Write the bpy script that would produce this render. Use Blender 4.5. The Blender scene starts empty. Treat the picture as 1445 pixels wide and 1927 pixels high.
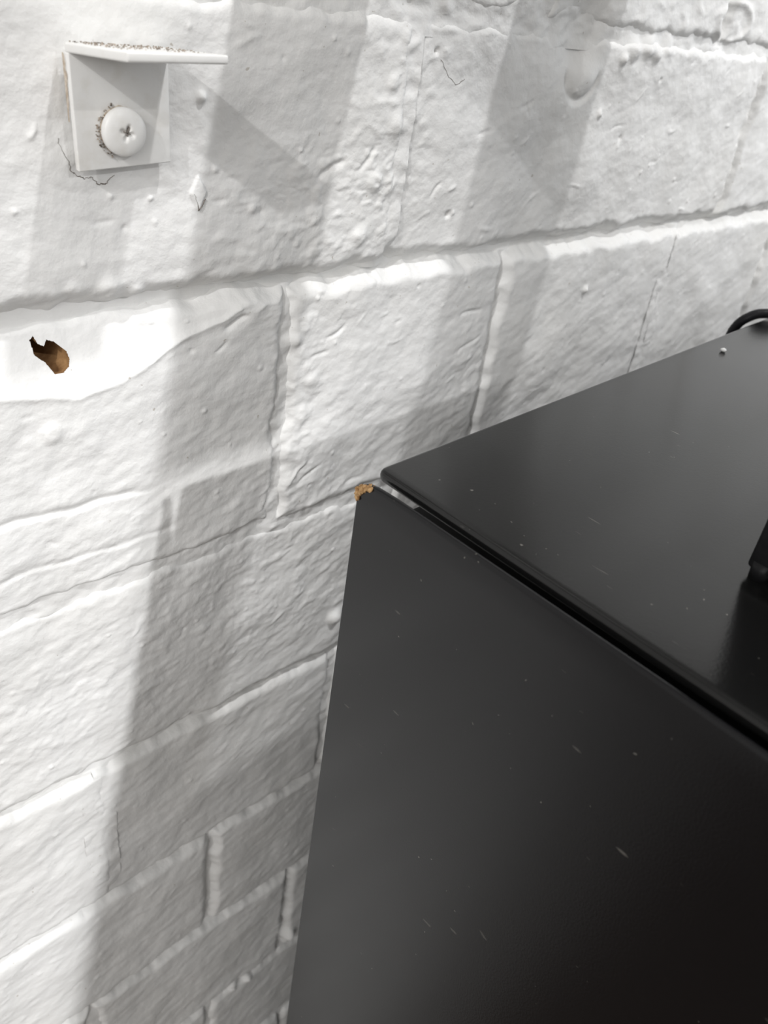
import bpy, bmesh, math, random
import numpy as np
from mathutils import Matrix, Vector

# ------------------------------------------------------------------ camera, world, lights
D = 0.21            # distance camera - wall (m); most wall measures below are multiples of it
CZ = 1.25           # camera height above the floor
FPX = 1580.0        # focal length for a 1445 px wide frame
sc = bpy.context.scene
C = sc.collection
AX = np.array([0.72909528, -0.28811964, 0.62081168])   # world x, y, z seen in camera axes (right, down, forward)
AY = np.array([-0.67183818, -0.47436498, 0.56886846])
AZ = np.array([0.13058914, -0.8318443, -0.53942704])
cam_d = bpy.data.cameras.new('camera')
cam = bpy.data.objects.new('camera', cam_d)
C.objects.link(cam)
m = Matrix(((AX[0], -AX[1], -AX[2], 0.0), (AY[0], -AY[1], -AY[2], -D), (AZ[0], -AZ[1], -AZ[2], CZ), (0, 0, 0, 1)))
cam.matrix_world = m
cam_d.sensor_fit = 'HORIZONTAL'
cam_d.sensor_width = 36
cam_d.lens = 36 * FPX / 1445
cam_d.clip_start = 0.01
cam_d.dof.use_dof = True
cam_d.dof.focus_distance = 0.25
cam_d.dof.aperture_fstop = 27
sc.camera = cam

w = bpy.data.worlds.new('world')
sc.world = w
w.use_nodes = True
w.node_tree.nodes['Background'].inputs[0].default_value = (1.0, 0.98, 0.95, 1)
w.node_tree.nodes['Background'].inputs[1].default_value = 0.46


def spot(name, pos, target, power, radius, angle, blend, col=(1, 1, 1)):
    l = bpy.data.lights.new(name, 'SPOT')
    l.energy = power
    l.shadow_soft_size = radius
    l.spot_size = math.radians(angle)
    l.spot_blend = blend
    l.color = col
    o = bpy.data.objects.new(name, l)
    C.objects.link(o)
    o.location = pos
    d = Vector(target) - Vector(pos)
    o.rotation_euler = d.to_track_quat('-Z', 'Y').to_euler()
    return o


def W(u, v, out=0.0):
    """wall point: u, v in units of D measured from the camera foot point, out in metres"""
    return (u * D, -out, CZ + v * D)


# three ceiling spots of the room
spot('spot_overhead', (0.5 * D + 0.36, -0.72, CZ + 1.6), W(0.7, 0.25), 60, 0.03, 26, 0.9)
spot('spot_far_side', (0.5 * D - 2.6, -1.28, CZ + 1.66), W(0.42, -0.25), 130, 0.03, 5.0, 0.7)
spot('spot_room', (0.6 * D + 0.29, -2.85, CZ - 0.73 * D + 1.62), W(0.10, -1.95), 265, 0.035, 13, 1.0)
spot('fill_spot_right_wall', (3.2 * D + 0.15, -1.5, CZ + 1.6), W(3.3, 0.75), 170, 0.03, 23, 1.0)  # added to brighten the upper right wall and its reflection in the lid

# added cool area fill from the right; no window stands there
al = bpy.data.lights.new('area_fill_right', 'AREA')
al.shape = 'RECTANGLE'
al.size, al.size_y = 0.9, 1.3
al.energy = 8
al.color = (0.88, 0.94, 1.0)
ao = bpy.data.objects.new('area_fill_right', al)
C.objects.link(ao)
ao.location = (2.1, -0.75, CZ + 0.25)
ao.rotation_euler = (Vector((0.3, -0.05, CZ - 0.1)) - ao.location).to_track_quat('-Z', 'Z').to_euler()

# added area fill from the left, lifting the shaded lower wall
al = bpy.data.lights.new('area_fill_left', 'AREA')
al.shape = 'RECTANGLE'
al.size, al.size_y = 1.8, 1.6
al.energy = 36
al.color = (1.0, 0.985, 0.96)
ao = bpy.data.objects.new('area_fill_left', al)
C.objects.link(ao)
ao.location = (-2.3, -1.9, CZ + 1.15)
ao.rotation_euler = (Vector((0.1, 0.0, CZ - 0.25)) - ao.location).to_track_quat('-Z', 'Z').to_euler()

sc.view_settings.view_transform = 'Standard'
sc.view_settings.look = 'None'
sc.view_settings.gamma = 1
sc.view_settings.use_curve_mapping = False
sc.view_settings.exposure = 0.0

# ------------------------------------------------------------------ helpers
RNG = np.random.RandomState(7)
random.seed(11)
PERM = RNG.permutation(256)
PERM = np.concatenate([PERM, PERM])
GA = RNG.rand(256) * 2 * np.pi
GX, GY = np.cos(GA), np.sin(GA)


def perlin(x, y):
    xi = np.floor(x).astype(int)
    yi = np.floor(y).astype(int)
    xf, yf = x - xi, y - yi
    u = xf * xf * xf * (xf * (xf * 6 - 15) + 10)
    v = yf * yf * yf * (yf * (yf * 6 - 15) + 10)

    def g(ix, iy, dx, dy):
        h = PERM[PERM[ix & 255] + (iy & 255)]
        return GX[h] * dx + GY[h] * dy
    a = g(xi, yi, xf, yf)
    b = g(xi + 1, yi, xf - 1, yf)
    c = g(xi, yi + 1, xf, yf - 1)
    d = g(xi + 1, yi + 1, xf - 1, yf - 1)
    return (a + u * (b - a) + v * ((c + u * (d - c)) - (a + u * (b - a)))) * 1.5


def fbm(x, y, o=3):
    s, a = 0, 1
    for k in range(o):
        s = s + a * perlin(x + 17.3 * k, y - 9.1 * k)
        x, y, a = x * 2.03, y * 2.03, a * 0.5
    return s


def sstep(a, b, t):
    t = np.clip((t - a) / (b - a), 0, 1)
    return t * t * (3 - 2 * t)


def raw_mesh(name, V, F4):
    """numpy verts (n,3) and quads (m,4) -> smooth mesh"""
    me = bpy.data.meshes.new(name)
    me.vertices.add(len(V))
    me.vertices.foreach_set('co', V.astype(np.float32).ravel())
    me.loops.add(len(F4) * 4)
    me.loops.foreach_set('vertex_index', F4.astype(np.int32).ravel())
    me.polygons.add(len(F4))
    me.polygons.foreach_set('loop_start', np.arange(0, len(F4) * 4, 4, dtype=np.int32))
    me.polygons.foreach_set('use_smooth', np.ones(len(F4), dtype=bool))
    me.update(calc_edges=True)
    me.validate()
    return me


def link(name, me, mat, parent=None, label=None, cat=None, group=None, kind=None):
    o = bpy.data.objects.new(name, me)
    C.objects.link(o)
    if mat is not None and me is not None:
        me.materials.append(mat)
    if parent is not None:
        o.parent = parent
    if label:
        o['label'] = label
    if cat:
        o['category'] = cat
    if group:
        o['group'] = group
    if kind:
        o['kind'] = kind
    return o


def empty(name, loc, label, cat, group=None):
    o = link(name, None, None, None, label, cat, group)
    o.location = loc
    return o


def bm_obj(name, bm, mat, parent=None, smooth=True, **kw):
    me = bpy.data.meshes.new(name)
    bmesh.ops.recalc_face_normals(bm, faces=bm.faces)
    bm.to_mesh(me)
    bm.free()
    if smooth:
        me.polygons.foreach_set('use_smooth', np.ones(len(me.polygons), dtype=bool))
    return link(name, me, mat, parent, **kw)


def hexa(bm, pts, bevel=0.0, seg=2):
    """eight corners: bottom loop of four, then top loop of four"""
    vs = [bm.verts.new(p) for p in pts]
    for f in ((0, 3, 2, 1), (4, 5, 6, 7), (0, 1, 5, 4), (1, 2, 6, 5), (2, 3, 7, 6), (3, 0, 4, 7)):
        bm.faces.new([vs[i] for i in f])
    bmesh.ops.recalc_face_normals(bm, faces=bm.faces)
    if bevel > 0:
        bmesh.ops.bevel(bm, geom=list(bm.edges), offset=bevel, segments=seg, profile=0.5, affect='EDGES')
    return vs


def box(bm, x0, x1, y0, y1, z0, z1, bevel=0.0, seg=2):
    return hexa(bm, [(x0, y0, z0), (x1, y0, z0), (x1, y1, z0), (x0, y1, z0),
                     (x0, y0, z1), (x1, y0, z1), (x1, y1, z1), (x0, y1, z1)], bevel, seg)


def tube(bm, pts, r, n=10, closed_ends=True):
    pts = [Vector(p) for p in pts]
    rings = []
    up = Vector((0, 0, 1))
    for i, p in enumerate(pts):
        t = (pts[min(i + 1, len(pts) - 1)] - pts[max(i - 1, 0)]).normalized()
        a = t.cross(up)
        if a.length < 1e-4:
            a = t.cross(Vector((1, 0, 0)))
        a.normalize()
        b = t.cross(a).normalized()
        rr = r[i] if isinstance(r, (list, tuple)) else r
        rings.append([bm.verts.new(p + a * math.cos(2 * math.pi * k / n) * rr + b * math.sin(2 * math.pi * k / n) * rr) for k in range(n)])
    for i in range(len(rings) - 1):
        for k in range(n):
            bm.faces.new((rings[i][k], rings[i][(k + 1) % n], rings[i + 1][(k + 1) % n], rings[i + 1][k]))
    if closed_ends:
        bm.faces.new(rings[0][::-1])
        bm.faces.new(rings[-1])


# ------------------------------------------------------------------ materials
def mat(name, col, rough=0.5, spec=0.5, ior=1.45):
    mt = bpy.data.materials.new(name)
    mt.use_nodes = True
    b = mt.node_tree.nodes['Principled BSDF']
    b.inputs['Base Color'].default_value = (*col, 1)
    b.inputs['Roughness'].default_value = rough
    b.inputs['Specular IOR Level'].default_value = spec
    b.inputs['IOR'].default_value = ior
    return mt


def nodes(mt):
    return mt.node_tree.nodes, mt.node_tree.links, mt.node_tree.nodes['Principled BSDF']


def add_noise(N, L, scale, detail=3, rough=0.5, vec=None, dist=0.0):
    t = N.new('ShaderNodeTexNoise')
    t.inputs['Scale'].default_value = scale
    t.inputs['Detail'].default_value = detail
    t.inputs['Roughness'].default_value = rough
    t.inputs['Distortion'].default_value = dist
    if vec is not None:
        L.new(vec, t.inputs['Vector'])
    return t


def ramp(N, L, src, stops):
    r = N.new('ShaderNodeValToRGB')
    e = r.color_ramp.elements
    while len(e) < len(stops):
        e.new(0.5)
    for i, (p, c) in enumerate(stops):
        e[i].position = p
        e[i].color = (*c, 1) if len(c) == 3 else c
    L.new(src, r.inputs[0])
    return r


def paint_material():
    mt = mat('white_wall_paint', (0.8, 0.8, 0.79), 0.5, 0.35)
    N, L, b = nodes(mt)
    tc = N.new('ShaderNodeTexCoord')
    big = add_noise(N, L, 14, 4, 0.6, tc.outputs['Object'])
    r = ramp(N, L, big.outputs['Fac'], [(0.3, (0.77, 0.765, 0.75)), (0.55, (0.83, 0.828, 0.82)), (0.8, (0.85, 0.85, 0.845))])
    # sparse grime dots in the paint
    dots = add_noise(N, L, 420, 2, 0.5, tc.outputs['Object'])
    rd = ramp(N, L, dots.outputs['Fac'], [(0.0, (1, 1, 1)), (0.735, (1, 1, 1)), (0.78, (0.55, 0.5, 0.44))])
    mx = N.new('ShaderNodeMix')
    mx.data_type = 'RGBA'
    mx.blend_type = 'MULTIPLY'
    mx.inputs[0].default_value = 0.7
    L.new(r.outputs[0], mx.inputs[6])
    L.new(rd.outputs[0], mx.inputs[7])
    L.new(mx.outputs[2], b.inputs['Base Color'])
    n1 = add_noise(N, L, 330, 3, 0.55, tc.outputs['Object'])
    n2 = add_noise(N, L, 900, 2, 0.5, tc.outputs['Object'])
    ad = N.new('ShaderNodeMath')
    ad.operation = 'MULTIPLY_ADD'
    ad.inputs[1].default_value = 0.35
    L.new(n2.outputs['Fac'], ad.inputs[0])
    L.new(n1.outputs['Fac'], ad.inputs[2])
    bp = N.new('ShaderNodeBump')
    bp.inputs['Strength'].default_value = 0.5
    bp.inputs['Distance'].default_value = 0.0005
    L.new(ad.outputs[0], bp.inputs['Height'])
    L.new(bp.outputs[0], b.inputs['Normal'])
    return mt


def bracket_material():
    mt = mat('white_bracket_paint', (0.84, 0.83, 0.81), 0.38, 0.5)
    N, L, b = nodes(mt)
    tc = N.new('ShaderNodeTexCoord')
    n = add_noise(N, L, 120, 4, 0.6, tc.outputs['Object'])
    r = ramp(N, L, n.outputs['Fac'], [(0.25, (0.74, 0.72, 0.68)), (0.5, (0.83, 0.825, 0.81)), (1, (0.85, 0.845, 0.83))])
    L.new(r.outputs[0], b.inputs['Base Color'])
    bp = N.new('ShaderNodeBump')
    bp.inputs['Strength'].default_value = 0.25
    bp.inputs['Distance'].default_value = 0.0005
    n2 = add_noise(N, L, 260, 2, 0.5, tc.outputs['Object'])
    L.new(n2.outputs['Fac'], bp.inputs['Height'])
    L.new(bp.outputs[0], b.inputs['Normal'])
    return mt


def black_panel_material(name, base, rough, spec, ior):
    mt = mat(name, base, rough, spec, ior)
    N, L, b = nodes(mt)
    tc = N.new('ShaderNodeTexCoord')
    # dust specks and short scratches
    d = add_noise(N, L, 520, 1, 0.5, tc.outputs['Object'])
    rd = ramp(N, L, d.outputs['Fac'], [(0.0, (0, 0, 0)), (0.765, (0, 0, 0)), (0.82, (1, 1, 1))])
    patch = add_noise(N, L, 22, 2, 0.5, tc.outputs['Object'])
    rp = ramp(N, L, patch.outputs['Fac'], [(0.42, (0, 0, 0)), (0.62, (1, 1, 1))])
    mp = N.new('ShaderNodeMapping')
    mp.inputs['Rotation'].default_value = (0.3, 0.5, 0.6)
    mp.inputs['Scale'].default_value = (900, 120, 400)
    L.new(tc.outputs['Object'], mp.inputs[0])
    s = add_noise(N, L, 1.0, 1, 0.5, mp.outputs[0])
    rs = ramp(N, L, s.outputs['Fac'], [(0.0, (0, 0, 0)), (0.76, (0, 0, 0)), (0.84, (0.6, 0.6, 0.6))])
    m1 = N.new('ShaderNodeMath')
    m1.operation = 'MAXIMUM'
    L.new(rd.outputs[0], m1.inputs[0])
    L.new(rs.outputs[0], m1.inputs[1])
    m2 = N.new('ShaderNodeMath')
    m2.operation = 'MULTIPLY'
    L.new(m1.outputs[0], m2.inputs[0])
    L.new(rp.outputs[0], m2.inputs[1])
    mx = N.new('ShaderNodeMix')
    mx.data_type = 'RGBA'
    mx.inputs[6].default_value = (*base, 1)
    mx.inputs[7].default_value = (0.22, 0.21, 0.19, 1)
    L.new(m2.outputs[0], mx.inputs[0])
    L.new(mx.outputs[2], b.inputs['Base Color'])
    sm = add_noise(N, L, 9, 3, 0.5, tc.outputs['Object'])
    rr = N.new('ShaderNodeMapRange')
    rr.inputs['To Min'].default_value = rough - 0.05
    rr.inputs['To Max'].default_value = rough + 0.06
    L.new(sm.outputs['Fac'], rr.inputs['Value'])
    L.new(rr.outputs[0], b.inputs['Roughness'])
    bp = N.new('ShaderNodeBump')
    bp.inputs['Strength'].default_value = 0.05
    bp.inputs['Distance'].default_value = 0.0003
    fine = add_noise(N, L, 1500, 1, 0.5, tc.outputs['Object'])
    L.new(fine.outputs['Fac'], bp.inputs['Height'])
    L.new(bp.outputs[0], b.inputs['Normal'])
    return mt


def two_tone(name, c0, c1, scale, rough=0.8):
    mt = mat(name, c0, rough, 0.2)
    N, L, b = nodes(mt)
    tc = N.new('ShaderNodeTexCoord')
    n = add_noise(N, L, scale, 4, 0.6, tc.outputs['Object'])
    r = ramp(N, L, n.outputs['Fac'], [(0.3, c0), (0.7, c1)])
    L.new(r.outputs[0], b.inputs['Base Color'])
    bp = N.new('ShaderNodeBump')
    bp.inputs['Strength'].default_value = 0.5
    bp.inputs['Distance'].default_value = 0.0006
    L.new(n.outputs['Fac'], bp.inputs['Height'])
    L.new(bp.outputs[0], b.inputs['Normal'])
    return mt


M_PAINT = paint_material()
M_BRACKET = bracket_material()
M_LID = black_panel_material('black_lid', (0.008, 0.008, 0.008), 0.18, 0.5, 1.45)
M_SIDE = black_panel_material('black_side', (0.004, 0.004, 0.005), 0.23, 0.5, 1.42)
M_CARCASS = two_tone('black_carcass', (0.006, 0.006, 0.006), (0.010, 0.010, 0.010), 60, 0.7)
M_CHIP = two_tone('bare_fibreboard', (0.25, 0.13, 0.05), (0.52, 0.34, 0.17), 900, 0.95)
M_HOLE = two_tone('bare_brick_dust', (0.16, 0.075, 0.03), (0.5, 0.3, 0.14), 160, 0.95)
M_GRIME = two_tone('brown_grime', (0.36, 0.27, 0.19), (0.70, 0.64, 0.56), 700, 0.95)
M_GRIT = two_tone('grit', (0.10, 0.085, 0.07), (0.55, 0.47, 0.40), 500, 0.95)
M_CRACK = two_tone('dark_crack_taupe', (0.13, 0.11, 0.10), (0.3, 0.27, 0.24), 600, 0.95)  # dark taupe for the paint cracks and the screw slits
M_PLASTIC = two_tone('black_plastic', (0.010, 0.010, 0.011), (0.016, 0.016, 0.017), 300, 0.45)
M_CABLE = two_tone('black_cable_rubber', (0.010, 0.010, 0.012), (0.016, 0.016, 0.018), 300, 0.4)
M_COPPER = two_tone('tan_tie', (0.55, 0.33, 0.22), (0.7, 0.5, 0.4), 300, 0.6)
M_CRUMB = two_tone('plaster_crumb', (0.75, 0.75, 0.74), (0.85, 0.85, 0.84), 600, 0.8)


def floor_material():
    mt = mat('dark_wood_floor', (0.06, 0.035, 0.02), 0.5, 0.4)
    N, L, b = nodes(mt)
    tc = N.new('ShaderNodeTexCoord')
    mp = N.new('ShaderNodeMapping')
    mp.inputs['Scale'].default_value = (1.2, 14, 1)
    L.new(tc.outputs['Object'], mp.inputs[0])
    n = add_noise(N, L, 3, 5, 0.6, mp.outputs[0])
    r = ramp(N, L, n.outputs['Fac'], [(0.3, (0.08, 0.05, 0.033)), (0.7, (0.17, 0.115, 0.075))])
    L.new(r.outputs[0], b.inputs['Base Color'])
    return mt


# ------------------------------------------------------------------ wall relief (all heights in metres out of the wall)
ROWS = [1.56, 1.16, 0.76, 0.36, -0.045, -0.425, -0.875, -1.29, -1.695, -2.065, -2.455, -2.85, -3.25, -3.65, -4.05]
HLEV = {0: -.003, 1: -.003, 2: -.003, 3: -.003, 4: -.0010, 5: -.0068, 6: -.0012, 7: -.0036, 8: -.0062, 9: -.0062, 10: -.003, 11: -.003, 12: -.003, 13: -.003, 14: -.003}
# vertical joints of each row (row k lies between ROWS[k] and ROWS[k+1]) with the mortar level of the joint
ULO, UHI = -2.2, 5.4


def fill_joints(mid, step):
    v = [j for j, _ in mid]
    out = list(mid)
    a = min(v)
    while a - step > ULO:
        a -= step
        out.append((a, -.003))
    a = max(v)
    while a + step < UHI:
        a += step
        out.append((a, -.003))
    return sorted(out)


VJ = [
    fill_joints([(0.7, -.003)], 1.09),
    fill_joints([(0.45, -.003)], 0.55),
    fill_joints([(0.9, -.003)], 1.09),
    fill_joints([(0.62, -.003), (1.30, -.001)], 0.6),
    fill_joints([(-0.1, -.002), (0.985, 0.0), (2.15, -.0016)], 1.09),
    fill_joints([(0.25, -.002), (0.80, -.0012), (1.335, -.0030), (1.98, 0.0)], 0.56),
    fill_joints([(0.02, -.002), (1.10, -.002)], 1.09),
    fill_joints([(-0.12, -.002), (0.433, 0.0), (1.00, -.002)], 0.56),
    fill_joints([(-0.40, -.002), (0.693, -.0045), (1.80, -.003)], 1.09),
    fill_joints([(0.38, -.002), (0.945, -.005)], 0.56),
    fill_joints([(0.70, -.003)], 1.09),
    fill_joints([(0.42, -.003)], 0.56),
    fill_joints([(0.70, -.003)], 1.09),
    fill_joints([(0.42, -.003)], 0.56),
]

# specks and pits of the paint: (u, v, radius m, height m)
SPECKS = []
for _ in range(620):
    SPECKS.append((RNG.uniform(0.1, 2.4), RNG.uniform(-2.9, 0.1), RNG.uniform(.0004, .0010), RNG.uniform(.0002, .0006) * (1 if RNG.rand() < .85 else -1)))
for u, v, r, h in [(0.636, -0.165, .0013, .0012), (0.987, -1.184, .0035, .003), (0.505, -0.398, .0032, .0016), (0.545, -0.405, .0022, .0008),
                   (1.144, -0.345, .0012, -.0012), (1.632, -0.539, .0016, .0016), (1.524, -0.18, .0014, .0012), (0.41, -0.585, .003, .0009),
                   (0.36, -0.100, .0020, .0012), (0.374, -0.108, .0012, .0011), (0.962, -2.385, .0040, .0045), (0.455, -0.39, .0022, .0005),
                   (0.72, -0.305, .0014, .0007), (1.62, -0.225, .0011, -.0008), (1.70, -0.115, .0007, -.0008), (1.05, -0.095, .0009, -.0014),
                   (0.86, -0.60, .0030, .0011), (0.845, -0.66, .0034, .0010), (0.85, -0.75, .003, .0008), (0.815, -0.52, .0024, .0012),
                   (0.95, -0.28, .0032, .0012), (0.93, -0.36, .0028, .0010), (0.98, -0.20, .0030, .0010), (0.965, -0.14, .0022, .0009),
                   (1.58, -0.068, .0036, .0016), (1.63, -0.060, .0040, .0020), (1.66, -0.070, .0030, .0015), (1.70, -0.055, .0036, .0014), (1.55, -0.085, .0020, .0016),
                   (0.40, -2.44, .003, .003), (0.47, -2.43, .004, .003), (0.53, -2.41, .003, .002), (0.78, -2.46, .003, .003), (0.83, -2.47, .0025, .002)]:
    SPECKS.append((u, v, r, h))

CHIP_U = np.array([0.20, 0.347, 0.452, 0.515, 0.56, 0.610, 0.68, 0.72])
CHIP_V = np.array([-0.515, -0.521, -0.540, -0.527, -0.508, -0.482, -0.462, -0.445])
CHIP_D = np.array([.0075, .0075, .0080, .0068, .0052, .0034, .0016, .0])


def relief(x, z):
    """face relief common to the whole painted wall, x and z in metres from the camera foot"""
    u, v = x / D, z / D
    h = 0.0011 * fbm(x / .034 + 3.1, z / .030, 2)
    # brushed wrinkles running a little uphill to the right
    a = math.radians(-19)
    xr, zr = x * math.cos(a) - z * math.sin(a), x * math.sin(a) + z * math.cos(a)
    wr = fbm(xr / .014, zr / .0050 + 5, 2)
    low = sstep(-0.35, -0.75, v)
    h += (0.00007 + 0.00014 * low) * wr
    h += 0.00017 * fbm(x / .0060, z / .0052, 2)
    # coarse lumpy zones
    rough = np.exp(-(((u - 0.83) / .16) ** 2 + ((v + 0.33) / .13) ** 2)) + 0.8 * np.exp(-(((u - 0.99) / .07) ** 2 + ((v + 0.22) / .25) ** 2)) \
        + 0.9 * np.exp(-(((u - 1.05) / .20) ** 2 + ((v + 0.03) / .06) ** 2)) + 0.7 * np.exp(-(((u - 0.83) / .07) ** 2 + ((v + 0.63) / .2) ** 2)) \
        + 0.7 * np.exp(-(((u - 1.27) / .07) ** 2 + ((v + 0.66) / .14) ** 2)) + 0.55 * np.exp(-(((u - 0.80) / .3) ** 2 + ((v + 1.0) / .22) ** 2)) \
        + 0.9 * np.exp(-(((u - 1.75) / .4) ** 2 + ((v + 0.02) / .07) ** 2)) + 0.4 * np.exp(-(((u - 0.35) / .3) ** 2 + ((v + 1.1) / .2) ** 2)) + 0.9 * np.exp(-(((u - 0.433) / .022) ** 2 + ((v + 1.49) / .17) ** 4))
    rn = fbm(x / .0078 + 40, z / .0062, 3)
    h += np.clip(rough, 0, 1.2) * (0.0006 * np.abs(rn) + 0.0003 * rn - 0.0001)
    # long settlement cracks that follow the lower course
    for (u0, v0, u1, v1, dep) in [(0.20, -0.705, 0.56, -0.722, .0011), (0.30, -0.80, 0.62, -0.808, .0005)]:
        t = np.clip((u - u0) / (u1 - u0), 0, 1)
        vc = v0 + (v1 - v0) * t + 0.006 * perlin(u * 18, u * 0 + v0 * 9)
        on = sstep(u0 - .02, u0 + .03, u) * (1 - sstep(u1 - .08, u1 + .02, u))
        dd = (v - vc) * D
        h -= dep * on * np.where(dd > 0, np.exp(-(dd / .0016) ** 2), np.exp(-(dd / .0006) ** 2))
    # painted-over drill dent with a drip lip, top right
    du, dv = (u - 1.415) / .052, (v + 0.055) / .062
    h -= 0.0048 * np.exp(-(du ** 2 + dv ** 2) ** 1.2)
    du, dv = (u - 1.445) / .038, (v + 0.118) / .026
    h += 0.0026 * np.exp(-(du ** 2 + dv ** 2))
    dr = np.sqrt(((u - 1.44) / .045) ** 2 + ((v + 0.108) / .05) ** 2)
    h -= 0.0014 * np.exp(-((dr - 1.0) / .14) ** 2) * sstep(-.1, -.13, v)
    # loop of old sealant at the far top right
    dr = np.sqrt(((u - 1.93) / .07) ** 2 + ((v - 0.0) / .035) ** 2)
    h += 0.0012 * np.exp(-((dr - 1.0) / .16) ** 2)
    # raised paint flake (diamond) right of the bracket
    dm = np.abs((u - 0.634) / .013) + np.abs((v + 0.281) / .024)
    h += 0.0006 * (1 - sstep(0.85, 1.05, dm))
    # lifted paint under the bracket
    dm = ((u - 0.475) / .055) ** 2 + ((v + 0.243) / .030) ** 2
    h += 0.0004 * (1 - sstep(0.3, 1.05, dm))
    return h


STROKES = []
for _ in range(230):
    uu, vv = RNG.uniform(0.15, 2.3), RNG.uniform(-2.6, 0.05)
    STROKES.append((uu, vv, RNG.uniform(.0016, .0048), RNG.uniform(.00035, .0008), RNG.normal(.32, .35), RNG.uniform(.00015, .0005) * RNG.choice([1, 1, -1])))
for uu, vv, ln, wd, an, am in [(1.245, -.535, .006, .0007, .15, -.0008), (1.26, -.60, .007, .0007, .5, -.0006), (.905, -.52, .004, .0006, .5, -.0008), (.87, -.555, .004, .0006, .3, -.0006),
                               (.70, -.47, .004, .0009, .3, -.0010), (1.10, -.30, .003, .0006, .9, -.0007), (.84, -.775, .006, .0006, .7, .0006), (.87, -.785, .006, .0006, .6, -.0006),
                               (1.60, -.205, .004, .0004, .2, -.0005), (1.645, -.145, .003, .0003, 1.0, .0005), (1.30, -.17, .004, .0002, -1.2, -.0004), (.93, -.245, .005, .0009, .7, -.0008), (.86, -.26, .006, .001, .6, -.0009)]:
    STROKES.append((uu, vv, ln, wd, an, am))


def add_specks(h, xs, zs):
    for u, v, ln, wd, an, am in STROKES:
        x, z = u * D, v * D
        i0, i1 = np.searchsorted(xs, (x - 2.2 * ln, x + 2.2 * ln))
        j0, j1 = np.searchsorted(zs, (z - 2.2 * ln, z + 2.2 * ln))
        if i1 > i0 and j1 > j0:
            xx, zz = np.meshgrid(xs[i0:i1] - x, zs[j0:j1] - z)
            p, q = xx * math.cos(an) + zz * math.sin(an), -xx * math.sin(an) + zz * math.cos(an)
            q = q + .15 * ln * np.sin(p / ln * 1.7 + u * 50)
            h[j0:j1, i0:i1] += am * np.exp(-(p / ln) ** 4 - (q / wd) ** 2)
    for u, v, r, a in SPECKS:
        x, z = u * D, v * D
        i0, i1 = np.searchsorted(xs, (x - 3 * r, x + 3 * r))
        j0, j1 = np.searchsorted(zs, (z - 3 * r, z + 3 * r))
        if i1 > i0 and j1 > j0:
            xx, zz = np.meshgrid(xs[i0:i1], zs[j0:j1])
            h[j0:j1, i0:i1] += a * np.exp(-(((xx - x) / r) ** 2 + ((zz - z) / r) ** 2) ** 1.5)
    return h


def brick_height(b, x, z):
    u0, u1, v0, v1, row = b['r']
    x0, x1, z0, z1 = u0 * D, u1 * D, v0 * D, v1 * D
    wob = 0.0016 * fbm(x / .013 + b['s'], z / .013, 3)
    jt, jb = b['jt'], b['jb']
    dxl, dxr, dzb, dzt = x - x0 - b['jl'], x1 - x - b['jr'], z - z0 - jb, z1 - z - jt
    # rounded rectangle distance
    d = np.minimum(np.minimum(dxl, dxr), np.minimum(dzb, dzt)) + wob
    rr = b['round']
    e = np.clip(1 - d / rr, 0, 1)
    h = relief(x, z) + b['o'] + b['tx'] * (x - (x0 + x1) / 2) + b['tz'] * (z - (z0 + z1) / 2)
    h = h - 0.0024 * e ** 2.2 - 1.6 * np.clip(-d, 0, .006)
    if row == 5 and u1 < 1.0:
        zb = np.interp(x / D, CHIP_U, CHIP_V) * D + 0.0006 * perlin(x / .006, z * 0 + 2)
        dm = np.interp(x / D, CHIP_U, CHIP_D)
        t = np.clip((z - zb) / (-.445 * D - zb), 0, 1.25)
        h = h - dm * t ** 0.85 + 0.0004 * np.exp(-((z - zb) / .0012) ** 2) * (dm > 0.0005)
    return h


def mortar_height(x, z):
    u, v = x / D, z / D
    num = np.zeros_like(x)
    den = np.zeros_like(x) + 1e-9
    for k, r in enumerate(ROWS):
        wgt = np.exp(-((z - r * D) / .005) ** 2)
        num += wgt * HLEV[k]
        den += wgt
    for k in range(len(ROWS) - 1):
        inrow = (v < ROWS[k]) & (v > ROWS[k + 1])
        for ju, lev in VJ[k]:
            wgt = np.exp(-((x - ju * D) / .005) ** 2) * inrow
            num += wgt * lev
            den += wgt
    h = num / den + 0.6 * relief(x, z)
    h += 0.0006 * fbm(x / .010 + 9, z / .007, 3)
    # hollow joint left of the frame's middle, above the drilled hole
    h -= 0.0024 * (1 - sstep(0.45, 0.66, u)) * np.exp(-((v + 0.44) / .03) ** 2)
    return np.maximum(h, -.0082)


BR = []
for k in range(len(ROWS) - 1):
    js = [ULO] + [j for j, _ in VJ[k]] + [UHI]
    lv = [-.003] + [l for _, l in VJ[k]] + [-.003]
    for i in range(len(js) - 1):
        if js[i + 1] - js[i] < 0.08:
            continue
        jw = lambda l: -.004 if l > -.0005 else (0.0018 if l > -.002 else 0.0022)
        b = dict(r=(js[i], js[i + 1], ROWS[k + 1], ROWS[k], k), jl=jw(lv[i]), jr=jw(lv[i + 1]),
                 jt=jw(HLEV[k]), jb=jw(HLEV[k + 1]), s=RNG.uniform(0, 90), o=RNG.uniform(-.0004, .0005),
                 tx=RNG.uniform(-.008, .008), tz=RNG.uniform(-.012, .012), round=RNG.uniform(.0028, .0042))
        if k == 4:
            b['jb'] = 0.0036
        if k == 5:
            b['jt'] = 0.0028
        BR.append(b)


def project(u, v, out=0.0):
    p = np.array([u * D, D - out, v * D])
    c = p[0] * AX + p[1] * AY + p[2] * AZ
    return 722.5 + FPX * c[0] / c[2], 963.5 + FPX * c[1] / c[2], c[2]


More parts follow.
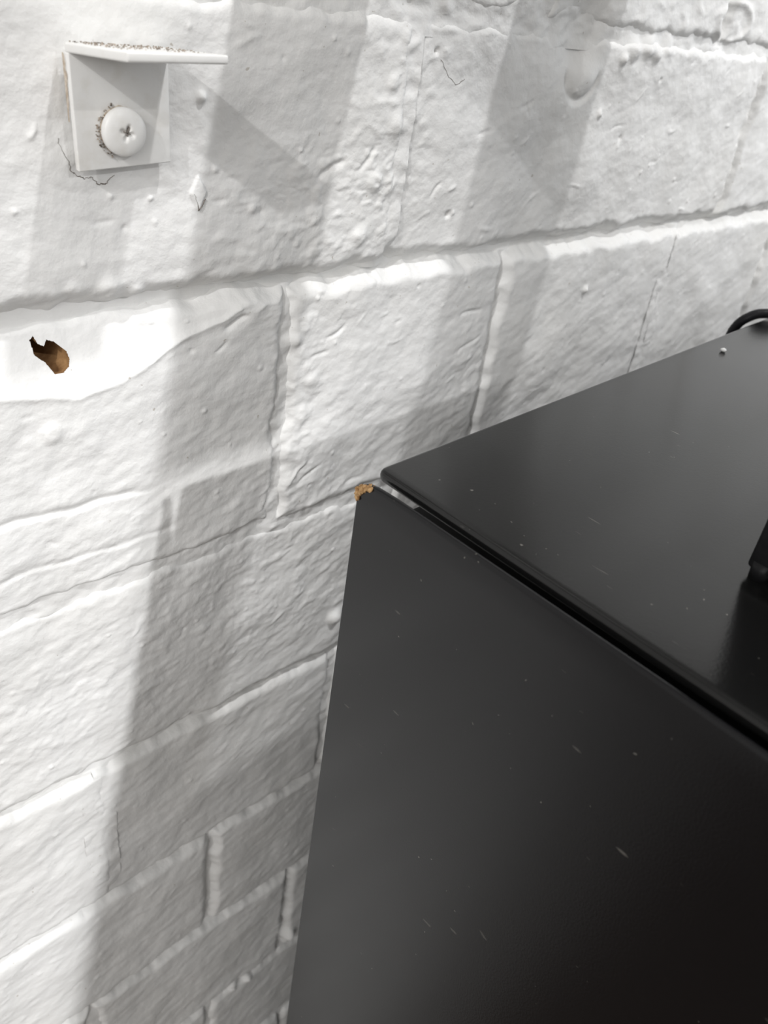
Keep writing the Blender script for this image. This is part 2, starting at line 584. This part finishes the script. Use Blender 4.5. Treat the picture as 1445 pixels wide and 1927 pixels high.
def in_view(b):
    u0, u1, v0, v1, k = b['r']
    for a in np.linspace(0, 1, 6):
        for c in np.linspace(0, 1, 5):
            px, py, dz = project(u0 + (u1 - u0) * a, v0 + (v1 - v0) * c)
            if dz > 0 and -60 < px < 1505 and -60 < py < 1990:
                # hidden by the cabinet?
                edge = 676 - (py - 935) * 0.139
                if py > 990 and px > edge + 30:
                    continue
                if px > 760 and py > 880 - (px - 704) * 0.385 + 60:
                    continue
                return True
    return False


def axis(a, b, step, dense=None):
    n = max(2, int(round((b - a) / step)) + 1)
    g = np.linspace(a, b, n)
    if dense:
        c, d, st = dense
        if d > a and c < b:
            g = np.concatenate([g[(g < c - st * .5) | (g > d + st * .5)], np.arange(max(a, c), min(b, d), st)])
            g = np.unique(g)
    return g


def pt_in_poly(px, pz, poly):
    inside = np.zeros(px.shape, bool)
    n = len(poly)
    for i in range(n):
        x1, z1 = poly[i]
        x2, z2 = poly[(i + 1) % n]
        cond = (z1 > pz) != (z2 > pz)
        xi = (x2 - x1) * (pz - z1) / (z2 - z1 + 1e-12) + x1
        inside ^= cond & (px < xi)
    return inside


# outline of the drilled hole on the wall (multiples of D)
HOLE = [(.4030, -.4600), (.4085, -.4555), (.4125, -.4660), (.4200, -.4700), (.4245, -.4625), (.4330, -.4660),
        (.4480, -.4810), (.4500, -.4910), (.4470, -.5000), (.4380, -.5060), (.4260, -.5060), (.4170, -.4900), (.4050, -.4790)]
HOLE = [(a * D, b * D) for a, b in HOLE]

wall = None


def grid_faces(nx, nz):
    i, j = np.meshgrid(np.arange(nx - 1), np.arange(nz - 1))
    a = (j * nx + i).ravel()
    return np.stack([a, a + 1, a + nx + 1, a + nx], 1)


def build_wall():
    global wall
    bm = bmesh.new()
    box(bm, -2.6, 3.2, 0.036, 0.26, 0.0, 2.9)
    wall = bm_obj('wall_back', bm, M_PAINT, None, smooth=False, kind='structure',
                  label='white painted rough brick wall with thick uneven paint')
    # mortar: kept only near the joints
    parts_v, parts_f, off = [], [], 0
    for (xa, xb, za, zb, st) in [(0.1 * D, 1.45 * D, -1.36 * D, 0.06 * D, .0008), (0.1 * D, 1.10 * D, -2.95 * D, -1.36 * D, .0011),
                                 (1.45 * D, 2.75 * D, -0.95 * D, 0.12 * D, .0011)]:
        xs, zs = axis(xa, xb, st), axis(za, zb, st)
        X, Z = np.meshgrid(xs, zs)
        H = add_specks(mortar_height(X, Z), xs, zs)
        near = np.zeros(X.shape, bool)
        for k, r in enumerate(ROWS):
            near |= np.abs(Z - r * D) < .0075
        for k in range(len(ROWS) - 1):
            inr = (Z < ROWS[k] * D) & (Z > ROWS[k + 1] * D)
            for ju, lev in VJ[k]:
                near |= inr & (np.abs(X - ju * D) < .0075)
        near &= ~pt_in_poly(X, Z, HOLE)
        V = np.stack([X.ravel(), -H.ravel(), Z.ravel() + CZ], 1)
        F = grid_faces(len(xs), len(zs))
        nr = near.ravel()
        F = F[nr[F].all(1)]
        used = np.unique(F)
        mp = -np.ones(len(V), int)
        mp[used] = np.arange(len(used))
        parts_v.append(V[used])
        parts_f.append(mp[F] + off)
        off += len(used)
    link('mortar', raw_mesh('mortar', np.concatenate(parts_v), np.concatenate(parts_f)), M_PAINT, wall)
    # plain mortar bed for the rest of the wall
    bm = bmesh.new()
    e = .004
    for (xa, xb, za, zb) in [(ULO * D - .02, UHI * D + .02, 0.06 * D, 1.6 * D), (ULO * D - .02, 0.1 * D, -4.1 * D, 0.06 * D),
                             (2.75 * D, UHI * D + .02, -4.1 * D, 0.06 * D), (1.1 * D, 2.75 * D, -4.1 * D, -0.95 * D), (0.1 * D, 1.1 * D, -4.1 * D, -2.95 * D)]:
        box(bm, xa, xb, .003, .036, za + CZ, zb + CZ)
    bm_obj('mortar', bm, M_PAINT, wall, smooth=False)
    for b in BR:
        u0, u1, v0, v1, k = b['r']
        if u1 > UHI - .01 and u1 - u0 < .1:
            continue
        vis = in_view(b)
        fine = .0006 if (vis and k <= 6 and u0 < 1.3) else (.0009 if vis else .003)
        ex = .0015
        dx = dz = None
        if vis and k == 5 and u0 < 0.42 < u1:
            dx, dz = (.395 * D, .458 * D, .00018), (-.512 * D, -.450 * D, .00018)
        elif vis and k == 4 and u0 < 0.5 < u1:
            dx, dz = (.41 * D, .66 * D, .0004), (-.31 * D, -.20 * D, .0004)
        xs, zs = axis(u0 * D - ex, u1 * D + ex, fine, dx), axis(v0 * D - ex, v1 * D + ex, fine, dz)
        X, Z = np.meshgrid(xs, zs)
        H = brick_height(b, X, Z)
        if vis:
            H = add_specks(H, xs, zs)
        H = np.maximum(H, -.0100)
        V = np.stack([X.ravel(), -H.ravel(), Z.ravel() + CZ], 1)
        F = grid_faces(len(xs), len(zs))
        if dx and k == 5:
            ctr = V[F].mean(1)
            F = F[~pt_in_poly(ctr[:, 0], ctr[:, 2] - CZ, HOLE)]
        o = link('brick', raw_mesh('brick', V, F), M_PAINT, wall)
        if k == 5 and u0 < 0.42 < u1:
            b['obj'] = o


build_wall()


def surf(x, z):
    """wall height at one point"""
    x, z = np.array([x], float), np.array([z], float)
    h = mortar_height(x, z)[0]
    for b in BR:
        u0, u1, v0, v1, k = b['r']
        if u0 * D <= x[0] <= u1 * D and v0 * D <= z[0] <= v1 * D:
            h = max(h, brick_height(b, x, z)[0])
    return h


# drilled hole: bare brick tube behind the cut in the paint
def build_hole():
    bm = bmesh.new()
    n = 40
    per = []
    for i in range(len(HOLE)):
        a, b = Vector(HOLE[i]), Vector(HOLE[(i + 1) % len(HOLE)])
        for t in range(4):
            per.append(a.lerp(b, t / 4))
    c = sum(per, Vector((0, 0))) / len(per)
    rings = []
    rd = .0052
    for s, (dep, blend, sc_) in enumerate([(0.0, 0.0, 1.04), (.0010, 0.10, 1.06), (.004, .55, 1.05), (.012, 0.9, 1.0), (.024, 1.0, .95)]):
        ring = []
        for p in per:
            q = c + (p - c) * sc_
            ang = math.atan2(p.y - c.y, p.x - c.x)
            rnd = c + Vector((math.cos(ang), math.sin(ang))) * rd * (1 + .05 * math.sin(5 * ang + s))
            q = q.lerp(rnd, blend)
            y = -surf(q.x, q.y) + 0.0002 + dep
            if s > 2:
                y = .004 + dep
            ring.append(bm.verts.new((q.x, y, q.y + CZ)))
        rings.append(ring)
    m_ = len(per)
    for a, b in zip(rings, rings[1:]):
        for k in range(m_):
            bm.faces.new((a[k], a[(k + 1) % m_], b[(k + 1) % m_], b[k]))
    bm.faces.new(rings[-1])
    bm_obj('drill_hole', bm, M_HOLE, wall, label='bare brown inside of a ragged drilled hole')


build_hole()


def crack(name, pts, wd, label=None):
    """thin open crack in the paint: a dark ribbon lying on the wall surface"""
    bm = bmesh.new()
    P = []
    for a, b in zip(pts, pts[1:]):
        for t in range(5):
            P.append(((a[0] + (b[0] - a[0]) * t / 5) * D, (a[1] + (b[1] - a[1]) * t / 5) * D))
    P.append((pts[-1][0] * D, pts[-1][1] * D))
    prev = None
    for i, (x, z) in enumerate(P):
        x += RNG.normal() * .00018
        z += RNG.normal() * .00018
        j = min(i + 1, len(P) - 1)
        k = max(i - 1, 0)
        t = Vector((P[j][0] - P[k][0], P[j][1] - P[k][1])).normalized()
        n = Vector((-t.y, t.x))
        ww = wd * (0.35 + 0.65 * math.sin(math.pi * (i + .5) / len(P))) * RNG.uniform(.6, 1.3)
        h = max(surf(x, z), surf(x + n.x * .0006, z + n.y * .0006), surf(x - n.x * .0006, z - n.y * .0006)) + .00010
        row = [bm.verts.new((x + n.x * ww, -h + .0003, z + n.y * ww + CZ)), bm.verts.new((x, -h, z + CZ)),
               bm.verts.new((x - n.x * ww, -h + .0003, z - n.y * ww + CZ))]
        if prev:
            bm.faces.new((prev[0], prev[1], row[1], row[0]))
            bm.faces.new((prev[1], prev[2], row[2], row[1]))
        prev = row
    bm_obj(name, bm, M_CRACK, wall, label=label)


crack('paint_crack', [(.4475, -.2115), (.4495, -.220), (.4560, -.233), (.4600, -.248), (.468, -.253), (.476, -.2555), (.486, -.256), (.492, -.2625), (.500, -.2640), (.508, -.2610), (.516, -.254)], .00026,
      'dark jagged paint crack under the bracket')
crack('paint_crack', [(.6270, -.281), (.6335, -.303), (.6435, -.290)], .00014)
crack('paint_crack', [(.4070, -.585), (.4120, -.597), (.4200, -.601), (.424, -.592)], .00012)
crack('paint_crack', [(1.06, -.105), (1.085, -.128), (1.105, -.14), (1.125, -.13)], .0002)

# floor
bm = bmesh.new()
box(bm, -2.6, 3.2, -4.0, 0.036, -0.06, 0.0)
bm_obj('floor', bm, floor_material(), None, smooth=False, kind='structure', label='dark brown wooden floor below the wall')

# ------------------------------------------------------------------ angle brackets
def make_bracket(name, label, u0, u1, vt, vb, dep, gap_l, gap_r, tilt, group, screw=True):
    """leg on the wall from u0..u1, vt..vb; flange sticks out dep metres at the top"""
    th = .0019
    root = empty(name, W((u0 + u1) / 2, vb), label, 'bracket', group)
    base = Vector(root.location)

    def P(x, y, z):
        return Vector((x, y, z + CZ)) - base
    x0, x1, zt, zb = u0 * D, u1 * D, vt * D, vb * D
    bm = bmesh.new()
    hexa(bm, [P(x0 + .0009, -gap_l - th, zb - .0006), P(x1 + .0006, -gap_r - th, zb + .0006), P(x1 + .0006, -gap_r, zb + .0006), P(x0 + .0009, -gap_l, zb - .0006),
              P(x0, -gap_l - th, zt), P(x1, -gap_r - th, zt), P(x1, -gap_r, zt), P(x0, -gap_l, zt)], .00035, 3)
    leg = bm_obj('wall_leg', bm, M_BRACKET, root)
    bm = bmesh.new()
    up = dep * math.tan(tilt)
    hexa(bm, [P(x0, -gap_l - dep, zt + up - .0002), P(x1 - .0006, -gap_r - dep, zt + up + .0002), P(x1, -gap_r, zt - .0002), P(x0, -gap_l, zt - .0002),
              P(x0, -gap_l - dep, zt + up + th), P(x1 - .0006, -gap_r - dep, zt + up + th + .0002), P(x1, -gap_r, zt + th), P(x0, -gap_l, zt + th)], .0005, 3)
    bm_obj('top_flange', bm, M_BRACKET, root)
    if screw:
        sx, sz = (u0 + (u1 - u0) * .47) * D, (vt + (vb - vt) * .655) * D
        sy = -(gap_l + gap_r) / 2 - th
        R_ = .0056
        so = .0013
        # head: domed disc with a shallow paint-filled cross
        bm = bmesh.new()
        nr, na = 22, 72
        rings = []
        prof = [(0.0, 0)] + [(i / nr, 0) for i in range(1, nr + 1)]
        ctr = None
        for i, (t, _) in enumerate(prof):
            r = R_ * t
            hh = so + .0011 + .0016 * math.sqrt(max(0, 1 - (t * .98) ** 2.6))
            if i == 0:
                ctr = bm.verts.new(P(sx, sy - hh + .0005, sz))
                continue
            ring = []
            for k in range(na):
                a = 2 * math.pi * k / na
                xx, zz = r * math.cos(a + .35), r * math.sin(a + .35)
                arm = min(abs(xx), abs(zz))
                cr = math.exp(-(arm / .00055) ** 2) * (1 - sstep(.0012, .0024, np.array(r)))
                ring.append(bm.verts.new(P(sx + r * math.cos(a), sy - hh + .0008 * float(cr), sz + r * math.sin(a))))
            rings.append(ring)
        ring = [bm.verts.new(P(sx + R_ * math.cos(2 * math.pi * k / na), sy - so, sz + R_ * math.sin(2 * math.pi * k / na))) for k in range(na)]
        rings.append(ring)
        for k in range(na):
            bm.faces.new((ctr, rings[0][k], rings[0][(k + 1) % na]))
        for a, b in zip(rings, rings[1:]):
            for k in range(na):
                bm.faces.new((a[k], b[k], b[(k + 1) % na], a[(k + 1) % na]))
        head = bm_obj('screw', bm, M_BRACKET, root)
        # dirty collar under the head
        bm = bmesh.new()
        rr = []
        for (y, r) in ((0.0002, R_ * 1.03), (-so * .5, R_ * .97), (-so - .0002, R_ * .90)):
            rr.append([bm.verts.new(P(sx + (r + RNG.uniform(-.0002, .0002)) * math.cos(2 * math.pi * k / 40), sy + y, sz + (r + RNG.uniform(-.0002, .0002)) * math.sin(2 * math.pi * k / 40))) for k in range(40)])
        for a, b in zip(rr, rr[1:]):
            for k in range(40):
                bm.faces.new((a[k], a[(k + 1) % 40], b[(k + 1) % 40], b[k]))
        bm_obj('screw_collar', bm, M_GRIME, head, label='brown grimy collar under the screw head')
        # dark slits left open in the paint of the cross
        bm = bmesh.new()
        for (a0, r0, r1) in ((1.25, .0001, .0016), (2.75, .0002, .0009), (-.25, .0002, .0009), (-1.6, .0003, .0007)):
            d = Vector((math.cos(a0), 0, math.sin(a0)))
            nn = Vector((-d.z, 0, d.x)) * .00016
            yb = sy - so - .0011 - .0016 + .0002
            q0, q1 = Vector((sx, yb, sz + CZ)) - base + d * r0, Vector((sx, yb, sz + CZ)) - base + d * r1
            hexa(bm, [q0 - nn, q1 - nn * .4, q1 + nn * .4, q0 + nn] and [q0 - nn + Vector((0, .0006, 0)), q1 - nn * .4 + Vector((0, .0006, 0)), q1 + nn * .4 + Vector((0, .0006, 0)), q0 + nn + Vector((0, .0006, 0)),
                                                                          q0 - nn, q1 - nn * .4, q1 + nn * .4, q0 + nn])
        bm_obj('cross_slot', bm, M_CRACK, head, label='dark slits in the cross slot')
    return root


br1 = make_bracket('angle_bracket', 'small white painted angle bracket with a gritty top held by one screw',
                   0.4545, 0.5800, -0.1205, -0.2400, .0290, .0034, .0018, math.radians(4.5), 'angle brackets on the brick wall')

# thin grime seam along the rear left edge of the leg
bm = bmesh.new()
pr = None
bl = br1.location
for i in range(25):
    t = i / 24
    z = (-.122 - .070 * t) * D
    x = .4545 * D + .0009 * (z / D + .1205) / -.1195 - .0001
    wv = .0009 * math.sin(math.pi * min(1, t + .12)) * RNG.uniform(.5, 1.2)
    row = [bm.verts.new(Vector((x, -.0030 - wv, z + CZ)) - bl), bm.verts.new(Vector((x + .0003, -.0016, z + CZ)) - bl)]
    if pr:
        bm.faces.new((pr[0], row[0], row[1], pr[1]))
    pr = row
bm_obj('grime_seam', bm, M_GRIME, br1, label='brown seam of grime behind the left edge of the leg')

# grit lying on the flange: uncountable grains
bm = bmesh.new()
for i in range(260):
    t = RNG.beta(1.1, 2.0)
    s = RNG.uniform(0.02, 0.98)
    if RNG.rand() < .25:
        t = RNG.uniform(0, .9)
    x = (.4560 + .122 * s) * D
    yy = -.0010 - .027 * t
    zz = -.1205 * D + .0019 + (-yy) * math.tan(math.radians(4.5)) - .0001
    r = RNG.uniform(.00008, .00026)
    mt_ = Matrix.Translation((x, yy, zz + r * .4 + CZ)) @ Matrix.Rotation(RNG.uniform(0, 6), 4, 'Z') @ Matrix.Diagonal((RNG.uniform(.7, 1.6), 1, RNG.uniform(.5, 1), 1))
    bmesh.ops.create_icosphere(bm, subdivisions=1, radius=r, matrix=mt_)
for i in range(70):
    a = RNG.uniform(1.9, 4.3)
    r_ = RNG.uniform(.0054, .0066)
    mt_ = Matrix.Translation((.5135 * D + r_ * math.cos(a), -.0050 - RNG.uniform(0, .0006), -.1988 * D + r_ * math.sin(a) + CZ))
    bmesh.ops.create_icosphere(bm, subdivisions=1, radius=RNG.uniform(.0001, .00026), matrix=mt_)
bm_obj('dust_grit', bm, M_GRIT, None, smooth=False, label='brown and grey grit strewn on the white bracket', cat='dust', kind='stuff')

# unseen plate, added above the frame to cast shadow bands on the wall
def make_blocker(label, ua, ub, vt_, dep):
    root = empty('shadow_blocker', W((ua + ub) / 2, vt_), label, 'shadow blocker', 'added white shadow blockers above the bracket')
    bm = bmesh.new()
    hw = (ub - ua) * D / 2
    box(bm, -hw, hw, -dep, -.0005, 0.0, .003, .0006)
    bm_obj('blocker_plate', bm, M_BRACKET, root)
    bm = bmesh.new()
    box(bm, -hw, hw, -.0035, -.0005, .0032, .045, .0006)
    bm_obj('blocker_back_plate', bm, M_BRACKET, root)
    for sx in (-.5, .5):
        bm = bmesh.new()
        bmesh.ops.create_uvsphere(bm, u_segments=20, v_segments=10, radius=.0045, matrix=Matrix.Translation((sx * hw, -.0035, .026)) @ Matrix.Diagonal((1, .5, 1, 1)))
        bm_obj('screw', bm, M_BRACKET, root)


make_blocker('unseen white plate added to shade the wall, nearest to the small bracket', .715, .93, .11, .30)
make_blocker('unseen white plate added to shade the wall above the black cabinet', 1.25, 1.53, .20, .18)

# ------------------------------------------------------------------ black cabinet
XS = 0.620 * D           # plane of the left side
YR = -0.384 * D          # rear edge
DEP = 0.62
WID = 0.62
ZT = CZ - 0.5125 * D
cab = empty('cabinet', (XS, YR, 0.0), 'black cabinet with a loose flat lid standing in front of the white wall', 'cabinet')


def CP(x, y, z):
    return (x - XS, y - YR, z)


# side panel with rounded top edge and a rear top corner that dips
bm = bmesh.new()
tp = .0022
ztop = CZ - 0.5150 * D
prof_n = 6
ys = [YR, YR - .0012, YR - .0030, YR - .0055, YR - .0085, YR - .012, YR - .02, YR - .05, YR - .12, YR - .25, YR - DEP]
dip = [.0028, .0017, .0009, .0005, .0003, .0001, 0, 0, 0, 0, 0]
cols = []
for y, dp in zip(ys, dip):
    zt = ztop - dp
    col = [(XS, 0.02)]
    col += [(XS, zt - .05), (XS, zt - .008)]
    for k in range(prof_n + 1):
        a = math.pi * (1 - k / prof_n)
        col.append((XS + tp / 2 + math.cos(a) * tp / 2, zt - tp / 2 + math.sin(a) * tp / 2))
    col += [(XS + tp, zt - .008), (XS + tp, 0.02)]
    cols.append([bm.verts.new(CP(x, y, z)) for x, z in col])
for a, b in zip(cols, cols[1:]):
    for k in range(len(a) - 1):
        bm.faces.new((a[k], a[k + 1], b[k + 1], b[k]))
    bm.faces.new((a[-1], a[0], b[0], b[-1]))
bm.faces.new(cols[0])
bm.faces.new(cols[-1][::-1])
side = bm_obj('side_panel', bm, M_SIDE, cab)
e = side.modifiers.new('edge', 'EDGE_SPLIT')
e.split_angle = math.radians(50)

# broken corner of the side panel: bare fibreboard crumbs
bm = bmesh.new()
for i in range(120):
    t = RNG.rand()
    y = YR - .0001 - .0046 * t ** 1.4 + .0004
    zc = ztop - .0012 - np.interp(YR - y, [0, .0012, .003, .0055], [.0022, .0012, .0004, .0])
    z = zc - RNG.uniform(0, .0042) * (1 - t) ** 1.6
    mt_ = Matrix.Translation(CP(XS + RNG.uniform(-.0002, .0012), y, z)) @ Matrix.Rotation(RNG.uniform(0, 6), 4, (1, 1, 0)) @ Matrix.Diagonal((RNG.uniform(.6, 1.2), RNG.uniform(.8, 1.6), RNG.uniform(.6, 1.2), 1))
    bmesh.ops.create_icosphere(bm, subdivisions=1, radius=RNG.uniform(.00045, .0009), matrix=mt_)
bm_obj('chipped_corner', bm, M_CHIP, side, smooth=False, label='chipped corner showing bare brown fibreboard')

# lid: thin plate with rounded rear left corner and rounded rims, its rear edge not quite parallel to the wall
xl, zt, tl = 0.648 * D, ZT, .0032
yr = -(1 - 0.6185) * D
slope = math.tan(math.radians(2.3))
pts = []
rc = .0032
for k in range(7):
    a = math.pi - k / 6 * (math.pi / 2)
    pts.append((xl + rc + rc * math.cos(a), yr - rc + rc * math.sin(a)))
xr_ = XS + WID
pts.append((xr_, yr + (xr_ - xl) * slope * .55))
pts.append((xr_, YR - DEP))
pts.append((xl, YR - DEP))
# intermediate slope point so that the seen stretch has the right skew
pts.insert(7, (xl + .26, yr + .26 * slope))
bm = bmesh.new()
cx = sum(p[0] for p in pts) / len(pts)


def inset(ps, d):
    out = []
    n = len(ps)
    for i in range(n):
        a, b, c = Vector(ps[i - 1]), Vector(ps[i]), Vector(ps[(i + 1) % n])
        t1, t2 = (b - a).normalized(), (c - b).normalized()
        nn = Vector((t1.y, -t1.x)) + Vector((t2.y, -t2.x))
        nn.normalize()
        out.append(tuple(b + nn * d))
    return out


layers = []
rb = .0014
for k in range(5):
    a = k / 4 * math.pi / 2
    layers.append((rb * (1 - math.sin(a)), zt - tl + rb * (1 - math.cos(a))))
for k in range(5):
    a = k / 4 * math.pi / 2
    layers.append((rb * (1 - math.cos(a)), zt - rb + rb * math.sin(a)))
rings = []
for d_, z_ in layers:
    rings.append([bm.verts.new(CP(x, y, z_)) for x, y in inset(pts, d_)])
n_ = len(pts)
for a, b in zip(rings, rings[1:]):
    for k in range(n_):
        bm.faces.new((a[k], a[(k + 1) % n_], b[(k + 1) % n_], b[k]))
bm.faces.new(rings[0][::-1])
bm.faces.new(rings[-1])
lid = bm_obj('lid', bm, M_LID, cab)
e = lid.modifiers.new('edge', 'EDGE_SPLIT')
e.split_angle = math.radians(30)

# carcass under the lid
bm = bmesh.new()
xa, xb = 0.70 * D, XS + WID - .004
ya, yb = YR - DEP + .004, -(1 - 0.590) * D
yb = -(1 - .611) * D
box(bm, xa - XS, xb - XS, ya - YR, yb - YR, 0.0, ZT - tl - .0142, .001)
bm_obj('carcass', bm, M_CARCASS, cab)
bm = bmesh.new()
z0_, z1_, yt_ = ZT - tl - .014, ZT - tl - .0002, -(1 - .545) * D
hexa(bm, [(xa - XS, ya - YR, z0_), (xb - XS, ya - YR, z0_), (xb - XS, yb - YR, z0_), (xa - XS, yb - YR, z0_),
          (xa - XS, ya - YR, z1_), (xb - XS, ya - YR, z1_), (xb - XS, yt_ - YR, z1_), (xa - XS, yt_ - YR, z1_)], .0008)
bm_obj('top_frame', bm, M_CARCASS, cab)
bm = bmesh.new()
box(bm, .0022 + .0002, xa - XS - .0002, ya - YR, -.05, 0.60, 0.63, .001)
bm_obj('spacer_rail', bm, M_CARCASS, cab)

# ------------------------------------------------------------------ things on the lid
dev = empty('speaker_box', (0.858 * D, -(1 - 0.234) * D, ZT), 'black plastic box standing on the cabinet lid at the right edge', 'box')
bm = bmesh.new()
hexa(bm, [(0.0, -.115, .002), (.225, -.115, .002), (.225, 0, .002), (0.0, 0, .002),
          (0.0, -.115, .040), (.225, -.115, .040), (.225, 0, .040), (0.0, 0, .040)], .0012, 3)
bm_obj('housing', bm, M_PLASTIC, dev)
for fx, fy in ((-.0012, -.0012), (.216, -.004), (.002, -.111), (.216, -.111)):
    bm = bmesh.new()
    bmesh.ops.create_cone(bm, cap_ends=True, segments=24, radius1=.0022, radius2=.0026, depth=.0044, matrix=Matrix.Translation((fx + .003, fy - .002, .0022)))
    bm_obj('foot', bm, M_PLASTIC, dev)

# cable looping over the rear edge of the lid
pc = [(1.79, .712, -.95), (1.788, .712, -.72), (1.785, .711, -.62), (1.7799, .7100, -.5689), (1.7729, .7050, -.5466), (1.7689, .6950, -.5256), (1.7762, .6850, -.5125), (1.7894, .6740, -.5035),
      (1.8062, .6600, -.5000), (1.85, .645, -.5005), (1.92, .62, -.5012), (2.02, .585, -.5015), (2.16, .54, -.5015), (2.34, .50, -.5015), (2.6, .47, -.5015)]
pc = [(a * D, -(1 - b) * D, CZ + c * D) for a, b, c in pc]
sm = []
for k in range(len(pc) - 1):
    p0, p1, p2, p3 = (Vector(pc[max(0, k - 1)]), Vector(pc[k]), Vector(pc[k + 1]), Vector(pc[min(len(pc) - 1, k + 2)]))
    for q in range(5):
        t = q / 5
        sm.append(0.5 * ((2 * p1) + (p2 - p0) * t + (2 * p0 - 5 * p1 + 4 * p2 - p3) * t * t + (3 * p1 - p0 - 3 * p2 + p3) * t ** 3))
pc = sm + [Vector(pc[-1])]
cable = empty('power_cable', (1.79 * D, -(1 - .712) * D, CZ - .95 * D), 'thin black cable arching over the rear edge of the lid', 'cable')
bm = bmesh.new()
tube(bm, [Vector(p) - cable.location for p in pc], .0021, 12)
bm_obj('cord', bm, M_CABLE, cable)

bm = bmesh.new()
bmesh.ops.create_icosphere(bm, subdivisions=2, radius=.0011)
for v in bm.verts:
    v.co *= 1 + .22 * math.sin(v.co.x * 4100 + 1) * math.cos(v.co.y * 3700)
    v.co.z *= .75
o = bm_obj('plaster_crumb', bm, M_CRUMB, None, label='tiny white plaster crumb on the black lid', cat='crumb')
o.location = (1.516 * D, -(1 - .607) * D, ZT + .0007)
